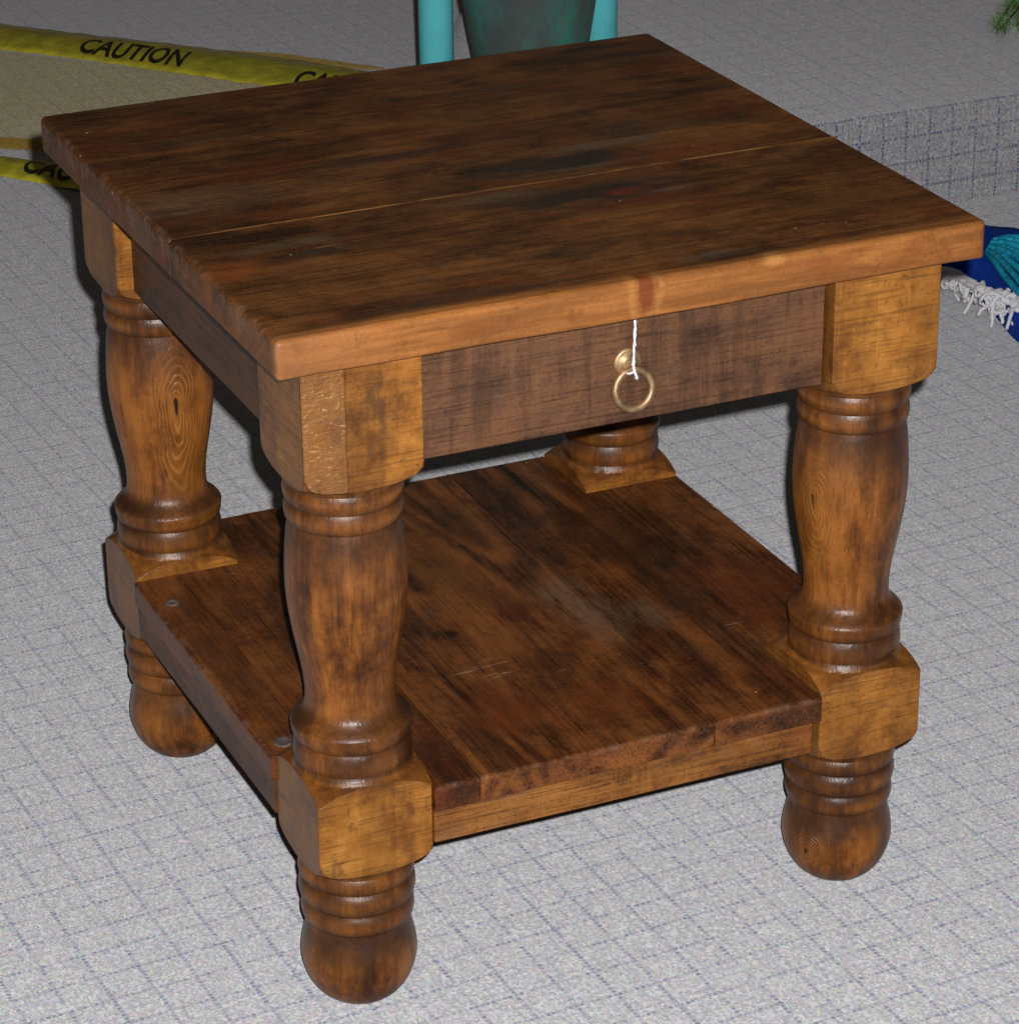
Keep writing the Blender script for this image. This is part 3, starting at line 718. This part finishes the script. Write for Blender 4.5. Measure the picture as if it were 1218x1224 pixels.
board('shelf_rail', bc, LX - B - .0075, SY0 + .0035, SY0 + .0255, RZ0, RZ1, m_rail, 'X', ew, cuts=6, seed=15)
board('shelf_rail', bc, LX - bc, SY1 - .0255, SY1 - .0035, RZ0, RZ1, m_rail, 'X', ew, cuts=6, seed=16)
board('shelf_rail', SX0 + .002, SX0 + .024, bc, LY - bc, RZ0, RZ1, m_rail2, 'Y', ew, cuts=6, seed=17)
board('shelf_rail', SX1 - .026, SX1 - .004, bc, LY - bc, RZ0, RZ1, m_rail2, 'Y', ew, cuts=6, seed=18)
# filled screw holes in the left shelf board
plug_m = plain('grey_filler', (.11, .085, .08), rough=.6, var=.3, vscale=300)
for (px, py, r) in ((-.0335, .352, .0062), (-.0335, .0700, .0085)):
    bm = bmesh.new()
    revolve(bm, [(r, -.003), (r, .0004), (r * .85, .0011), (r * .62, .0009), (r * .5, .0002), (r * .25, .0), (.0002, .0001)], 24, (px, py, SZ), cap=False)
    from_bm('screw_plug', bm, plug_m, table)

# ================================================================== THINGS BEHIND
def unproj(u, v, z=None, dist=None):
    d = CM @ Vector(((u - 609.5) / 3689.8, -(v - 611.5) / 3689.8, -1))
    s = (z - CAM.z) / d.z if z is not None else dist
    return CAM + d * s

# --- caution tape ---------------------------------------------------
def mat_tape(name, col, alpha, tint=(.95, .80, .25, 1)):
    t = NT(name); o = t.obj()
    n = t.noise(o, 35, 4, .6)
    c = t.mix(t.ss(n, .35, .65), tuple(q * .8 for q in col), tuple(min(1, q * 1.15) for q in col))
    t.set(Base_Color=c, Roughness=.32, Normal=t.bump(n, .004, .6))
    tr = t.n('ShaderNodeBsdfTransparent'); tr.inputs[0].default_value = tint
    mx = t.n('ShaderNodeMixShader'); t.put(mx.inputs[0], alpha(t, o) if callable(alpha) else alpha)
    t.l(tr.outputs[0], mx.inputs[1]); t.l(t.b.outputs[0], mx.inputs[2]); t.l(mx.outputs[0], t.out.inputs[0])
    return t.m
m_tape = mat_tape('yellow_plastic_tape', (.76, .68, .05), .95)
m_amber = mat_tape('amber_translucent', (.74, .48, .12), .06, tint=(1, .91, .68, 1))
m_bounce = mat_tape('yellow_bounce_tint', (.62, .50, .12), lambda t, o: t.math('MULTIPLY', t.ss(t.noise(o, 7, 4, .6), .25, .7), .05), tint=(1.0, .95, .76, 1))  # yellow bounce light put into a transparent tint
m_ink = plain('black_ink', (.02, .02, .015), rough=.4)
def tape_strip(pts, z0=.004, arch=.012):
    """pts: list of (u, v_top, v_bottom) in the photograph; returns function (s, w)->world point, lengths"""
    A = [(unproj(u, vt, z0), unproj(u2, vb, z0)) for u, vt, u2, vb in pts]
    def f(s, w):
        k = min(int(s), len(A) - 2); a = s - k
        far = A[k][0].lerp(A[k + 1][0], a); near = A[k][1].lerp(A[k + 1][1], a)
        p = near.lerp(far, w)
        p.z = z0 + arch * math.sin(PI * min(max(w, 0), 1)) + .002 * noise.noise(Vector((s * 2.5, w * 2, 0)))
        return p
    return f, len(A) - 1
def strip_mesh(name, f, n, mat, parent, w0=0, w1=1, seg=10):
    bm = bmesh.new(); rows = []
    for i in range(n * seg + 1):
        rows.append([bm.verts.new(f(i / seg, w0 + (w1 - w0) * j / 8)) for j in range(9)])
    for a, b in zip(rows, rows[1:]):
        for j in range(8): bm.faces.new((a[j], b[j], b[j + 1], a[j + 1]))
    bmesh.ops.recalc_face_normals(bm, faces=bm.faces)
    r = bmesh.ops.extrude_face_region(bm, geom=bm.faces[:])
    for e in r['geom']:
        if isinstance(e, bmesh.types.BMVert): e.co.z -= .0004
    return from_bm(name, bm, mat, parent)
def text_mesh(s):
    cu = bpy.data.curves.new('lettering', 'FONT'); cu.body = s; cu.size = 1; cu.offset = .028; cu.resolution_u = 3
    to = bpy.data.objects.new('lettering', cu); C.objects.link(to)
    bpy.context.view_layer.update()
    me = bpy.data.meshes.new_from_object(to.evaluated_get(bpy.context.evaluated_depsgraph_get()))
    bpy.data.objects.remove(to); bpy.data.curves.remove(cu)
    return me
def lettering(txt, f, n, start, length, parent, wlo=.12, whi=.60):
    me = text_mesh(txt)
    bm = bmesh.new(); bm.from_mesh(me)
    bmesh.ops.triangulate(bm, faces=bm.faces)
    bmesh.ops.subdivide_edges(bm, edges=[e for e in bm.edges if e.calc_length() > .2], cuts=2)
    xs = [v.co.x for v in bm.verts]; ys = [v.co.y for v in bm.verts]
    a, b = min(xs), max(xs); c, d = min(ys), max(ys)
    for v in bm.verts:
        s = start + length * (v.co.x - a) / (b - a); w = wlo + (whi - wlo) * (v.co.y - c) / (d - c)
        s = min(max(s, 0), n - 1e-4)
        p = f(s, w); p.z += .0008; v.co = p
    # keep the print a thin solid layer
    o = from_bm('lettering', bm, m_ink, parent, smooth=False)
    return o
# far strip: from left of the frame to behind the table
def lerp_pts(P, u):
    for (a, b), (c, d) in zip(P, P[1:]):
        if u <= c or (c, d) == P[-1]: return b + (d - b) * (u - a) / (c - a)
TOPA = [(-200, 5), (0, 27), (98, 39), (222, 53), (345, 69), (440, 84), (600, 106)]
BOTA = [(-240, 30), (0, 58), (94, 69), (246, 91), (296, 98), (440, 118), (600, 142)]
fA, nA = tape_strip([(u, lerp_pts(TOPA, u), u - 34, lerp_pts(BOTA, u - 34)) for u in range(-150, 600, 50)], arch=.010)
tA = empty('caution_tape', fA(0, 0)); tA.location.z = 0
props(tA, 'far strip of yellow caution tape lying on the carpet with whole black lettering', 'caution tape', 'yellow caution tape strips')
def local(o, e):
    for v in o.data.vertices: v.co -= e.location
    return o
local(strip_mesh('tape_band', fA, nA, m_tape, tA), tA)
# parameter of the photograph's letter positions along the strip
def s_of(f, n, u, w):
    best = None
    for k in range(n * 60):
        p = f(k / 60, w); q = CM.transposed() @ (p - CAM); uu = 609.5 + 3689.8 * q.x / -q.z
        if best is None or abs(uu - u) < best[0]: best = (abs(uu - u), k / 60)
    return best[1]
s0 = s_of(fA, nA, 91, .12); s1 = s_of(fA, nA, 215, .12)
local(lettering('CAUTION', fA, nA, s0, s1 - s0, tA), tA)
s2 = s_of(fA, nA, 350, .12)
local(lettering('CAUTION', fA, nA, s2, s1 - s0, tA, .02, .48), tA)
TOPB = [(-200, 167), (0, 185), (90, 197), (300, 229)]
BOTB = [(-240, 187), (0, 209), (90, 225), (300, 262)]
fB, nB = tape_strip([(u, lerp_pts(TOPB, u), u - 26, lerp_pts(BOTB, u - 26)) for u in range(-150, 320, 40)], arch=.010)
tB = empty('caution_tape', fB(0, 0)); tB.location.z = 0
props(tB, 'near strip of yellow caution tape running behind the left corner of the table', 'caution tape', 'yellow caution tape strips')
local(strip_mesh('tape_band', fB, nB, m_tape, tB), tB)
s3 = s_of(fB, nB, 24, .15); s4 = s_of(fB, nB, 80, .15)
local(lettering('CAUTION', fB, nB, s3, (s4 - s3) * 2.35, tB, .14, .74), tB)
# amber translucent strips lying beside each tape
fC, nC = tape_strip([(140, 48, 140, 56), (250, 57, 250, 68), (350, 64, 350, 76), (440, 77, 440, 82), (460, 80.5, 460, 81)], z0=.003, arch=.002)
local(strip_mesh('amber_strip', fC, nC, m_amber, tA), tA)
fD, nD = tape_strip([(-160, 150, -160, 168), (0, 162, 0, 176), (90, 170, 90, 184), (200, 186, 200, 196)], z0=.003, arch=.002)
local(strip_mesh('amber_strip', fD, nD, m_amber, tB), tB)
# added tint sheet imitating yellow light bounced onto the carpet between the strips
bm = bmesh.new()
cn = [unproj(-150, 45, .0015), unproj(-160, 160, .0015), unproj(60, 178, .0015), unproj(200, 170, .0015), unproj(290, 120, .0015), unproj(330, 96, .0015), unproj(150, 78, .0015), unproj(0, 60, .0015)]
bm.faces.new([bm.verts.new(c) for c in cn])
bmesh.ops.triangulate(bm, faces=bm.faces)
fo = from_bm('yellow_light_sheet', bm, m_bounce, smooth=False)
props(fo, 'added see-through sheet imitating yellow light on the carpet between the two caution tape strips', 'light tint sheet')

# --- turquoise rack and dark green pail on the platform -----------------
m_turq = plain('turquoise_paint', (.17, .84, .92), rough=.38, var=.05, vscale=20)
pA = unproj(524, 150, PZ); 
def at_depth(u, v, ref):    # point on the ray (u, v) at the same depth as ref
    q = CM.transposed() @ (ref - CAM)
    return unproj(u, v, dist=-q.z)
pB = unproj(718, 118, PZ)
pA = unproj(524, 152, PZ)
rack = empty('turquoise_rack', (pA + pB) / 2)
props(rack, 'turquoise painted metal rack with two round posts behind the green pail', 'rack')
RO = rack.location.copy()
for p in (pA, pB):
    bm = bmesh.new()
    rr = .0235
    b = p - RO
    revolve(bm, [(rr * .9, .0), (rr, .002), (rr, .70), (rr * .9, .706), (rr * .5, .708)], 32, b)
    from_bm('post', bm, m_turq, rack)
bm = bmesh.new(); tube(bm, [pA - RO + Vector((0, 0, .66)), pB - RO + Vector((0, 0, .66))], .014, 16)
from_bm('crossbar', bm, m_turq, rack)

def mat_pail():
    t = NT('patinated_green_metal'); o = t.obj()
    n = t.noise(t.vmath('MULTIPLY', o, (9, 9, 5)), 1.0, 5, .65); n2 = t.noise(o, 60, 4, .6)
    c = t.mix(t.ss(n, .38, .64), (.085, .115, .11), (.06, .27, .20))
    c = t.mix(t.math('MULTIPLY', t.ss(n2, .5, .7), .4), c, (.13, .12, .12))
    t.set(Base_Color=c, Roughness=.5, Metallic=.0, Normal=t.bump(n2, .0012, .6))
    return t.m
pc = unproj(645, 150, PZ) - Vector((.0, -.03, 0))
pail = empty('pail', pc)
props(pail, 'dark green patinated metal pail standing on the platform between turquoise posts', 'pail')
bm = bmesh.new()
rb = .064
sl = .155
prof = [(.001, .004), (rb - .004, .004), (rb, .0), (rb + .001, .006)] + [(rb + sl * z, z) for z in (.02, .06, .10, .14, .18, .22, .26)] + [(rb + sl * .26 + .004, .264), (rb + sl * .26 + .003, .269), (rb + sl * .26 - .001, .266)] + [(rb - .003 + sl * z, z) for z in (.25, .1, .01)] + [(.001, .008)]
revolve(bm, prof, 64, cap=False)
from_bm('pail_body', bm, mat_pail(), pail)
bm = bmesh.new()
R_ = rb + sl * .25 + .004
tube(bm, [(R_ * math.cos(a), -.03 * math.sin(a), .25 + R_ * .75 * math.sin(a)) for a in [PI * k / 24 for k in range(25)]], .003, 8)
from_bm('handle', bm, plain('dark_iron', (.05, .045, .04), rough=.5, metal=.6), pail)

# --- blue blanket with white fringe, turquoise yarn on it ---------------
def mat_cloth(name, a, b, sc=500):
    t = NT(name); o = t.obj()
    n = t.noise(o, sc, 3, .6); n2 = t.noise(o, 20, 3, .6)
    c = t.mix(t.ss(n, .3, .7), a, b)
    t.set(Base_Color=c, Roughness=.9, Normal=t.bump(n, .0015, .7), Specular_IOR_Level=.15)
    t.b.inputs['Sheen Weight'].default_value = .3
    return t.m
m_navy = mat_cloth('navy_cloth', (.005, .030, .30), (.012, .085, .56))
m_navy.node_tree.nodes['Principled BSDF'].inputs['Sheen Weight'].default_value = 0
m_yarn = mat_cloth('turquoise_yarn', (.005, .24, .42), (.03, .56, .78), 160)
m_yarn.node_tree.nodes['Principled BSDF'].inputs['Sheen Weight'].default_value = 0
m_fringe = mat_cloth('white_fringe_yarn', (.82, .82, .84), (.97, .97, .98), 600)
bl_o = unproj(1215, 352, 0)
blanket = empty('blanket', bl_o)
props(blanket, 'folded navy blue blanket with white fringe lying on the carpet right of the table', 'blanket')
# footprint from the photograph: left tip behind the table corner, front edge sloping down to the right, beyond the frame
fp = [unproj(1095, 322, 0), unproj(1150, 345, 0), unproj(1185, 372, 0), unproj(1222, 412, 0), unproj(1300, 450, 0), unproj(1420, 440, 0), unproj(1480, 380, 0), unproj(1400, 338, 0), unproj(1240, 308, 0), unproj(1120, 298, 0)]
cen = sum(fp, Vector()) / len(fp)
fps = smooth_path(fp + [fp[0]], 8)[:-1]
bm = bmesh.new(); rows = []
for k, (s, h) in enumerate([(1.0, .0), (1.012, .008), (1.012, .020), (1.0, .030), (.97, .037), (.90, .042), (.75, .046), (.5, .049), (.25, .05), (.02, .05)]):
    row = []
    for i, p in enumerate(fps):
        q = cen.lerp(p, s); dz = .008 * noise.noise(q * 14) + .003 * noise.noise(q * 45) if k > 1 else 0
        row.append(bm.verts.new(Vector((q.x, q.y, h + dz if h > .01 else h)) - bl_o))
    rows.append(row)
nn = len(fps)
for a, b in zip(rows, rows[1:]):
    for i in range(nn): bm.faces.new((a[i], a[(i + 1) % nn], b[(i + 1) % nn], b[i]))
from_bm('cloth', bm, m_navy, blanket)
# fringe: a loose braid of white cords along the front left edge
bm = bmesh.new()
fe = smooth_path([unproj(1098, 322, .03), unproj(1138, 331, .034), unproj(1160, 343, .040), unproj(1188, 354, .044), unproj(1215, 362, .040), unproj(1260, 386, .04), unproj(1310, 404, .04)], 10)
random.seed(3)
for c in range(5):
    off = Vector((random.uniform(-.006, .006), random.uniform(-.006, .006), 0))
    pts = [p + off + Vector((.005 * math.sin(k * .55 + c * 1.3), .008 * math.cos(k * .6 + c * 1.7), .005 + .004 * math.sin(k * .7 + c))) for k, p in enumerate(fe)]
    tube(bm, smooth_path(pts, 3), .0036, 8)
dirn = (unproj(1150, 400, 0) - unproj(1190, 340, 0)).normalized()
for k in range(46):
    p = fe[random.randrange(len(fe))] + Vector((random.uniform(-.008, .008), random.uniform(-.008, .008), 0))
    L = random.uniform(.006, .018); a = random.uniform(-2.2, 2.2)
    d = Matrix.Rotation(a, 3, 'Z') @ dirn
    sd = d.cross(Vector((0, 0, 1)))
    cur = random.uniform(-.012, .012)
    pts = []
    for j in range(8):
        u = j / 7
        q = p + d * (L * u) + sd * (cur * math.sin(u * PI * random.uniform(.9, 1.1))) ; q += sd * (.006 * math.sin(u * 5 + k)); q.z = max(.004, p.z + .006 - (p.z * .75) * u ** 1.4 + .005 * math.sin(u * 6 + k))
        pts.append(q)
    tube(bm, smooth_path(pts, 2), lambda u: .0034 * (1 - .35 * u), 6)
for k in range(75):      # small loops
    p = fe[random.randrange(len(fe))] + Vector((random.uniform(-.012, .012), random.uniform(-.020, .006), random.uniform(-.008, .004)))
    rr = random.uniform(.005, .013); ax = random.uniform(0, PI)
    pts = [p + Vector((rr * math.cos(a) * math.cos(ax), rr * math.cos(a) * math.sin(ax) , rr * .8 * math.sin(a))) for a in [2 * PI * j / 14 for j in range(14)]]
    pts = pts[:random.randint(8, 14)]; tube(bm, smooth_path(pts, 2), .0021, 6)
for v in bm.verts:
    v.co -= bl_o
fr = from_bm('fringe', bm, m_fringe, blanket)
# yarn hank
yo = unproj(1250, 330, .05)
bm = bmesh.new(); random.seed(5)
loA = [(1179, 299), (1189, 311), (1202, 329), (1221, 352), (1246, 366), (1280, 372)]
hiA = [(1188, 287), (1214, 283), (1252, 292), (1290, 312), (1330, 330), (1370, 340)]
for c in range(8):
    w = c / 7
    pts = []
    for k, ((u0, v0), (u1, v1)) in enumerate(zip(loA, hiA)):
        hh = .054 + .016 * math.sin(PI * (.15 + .85 * w)) * (.6 if k == 0 else 1) + (.006 if c % 2 else 0) + random.uniform(0, .003)
        pts.append(unproj(u0 + (u1 - u0) * w + random.uniform(-1, 1), v0 + (v1 - v0) * w + random.uniform(-1, 1), hh))
    tube(bm, smooth_path(pts, 6), .0043, 10)
for v in bm.verts: v.co -= yo
ya = from_bm('yarn_hank', bm, m_yarn); ya.location = yo
props(ya, 'hank of thick turquoise yarn lying on top of the navy blanket', 'yarn')

# --- green needle branch at the top right, on the platform ---------------
def needle_branch():
    root = unproj(1236, 30, PZ)
    e = empty('pine_branch', root)
    props(e, 'green artificial pine branch resting on the platform at the upper right', 'branch')
    random.seed(11)
    mt = plain('brown_twig', (.09, .035, .02), rough=.8)
    mn = NT('green_needles'); o = mn.obj(); n = mn.noise(o, 60, 2, .5)
    mn.set(Base_Color=mn.mix(mn.ss(n, .35, .65), (.09, .24, .05), (.36, .62, .26)), Roughness=.4)
    for k in range(7):
        tip = unproj(1192 + 8 * k + random.uniform(-4, 4), 34 + random.uniform(-24, 12) - 3 * k, PZ + random.uniform(.015, .05)) - root
        base = Vector((random.uniform(.03, .09), random.uniform(.02, .08), .05 + random.uniform(0, .04)))
        bm = bmesh.new()
        path = smooth_path([base, base.lerp(tip, .5) + Vector((0, 0, .015)), tip], 6)
        tube(bm, path, lambda u: .0028 * (1 - .5 * u), 7)
        tw = from_bm('twig', bm, mt, e)
        bm = bmesh.new()
        for j in range(170):
            q = random.uniform(.15, 1) ** .7
            idx = min(int(q * (len(path) - 1)), len(path) - 2)
            p = path[idx].lerp(path[idx + 1], random.random()); d = (path[-1] - path[0]).normalized()
            r = Vector((random.gauss(0, 1), random.gauss(0, 1), random.gauss(0, 1))); r = (r - d * r.dot(d)).normalized()
            nd = (d * random.uniform(.5, 1.1) + r).normalized(); L = random.uniform(.018, .030)
            if (p + nd * L).z + root.z < PZ + .001: nd.z = abs(nd.z)
            s = nd.cross(Vector((.3, .2, 1))).normalized() * .0007; s2 = nd.cross(s).normalized() * .0006
            v = [bm.verts.new(p + s), bm.verts.new(p - s), bm.verts.new(p + s2), bm.verts.new(p + nd * L)]
            bm.faces.new((v[0], v[1], v[3])); bm.faces.new((v[1], v[2], v[3])); bm.faces.new((v[2], v[0], v[3]))
        nd_ = from_bm('needles', bm, mn.m, tw, smooth=False); nd_['kind'] = 'stuff'
needle_branch()
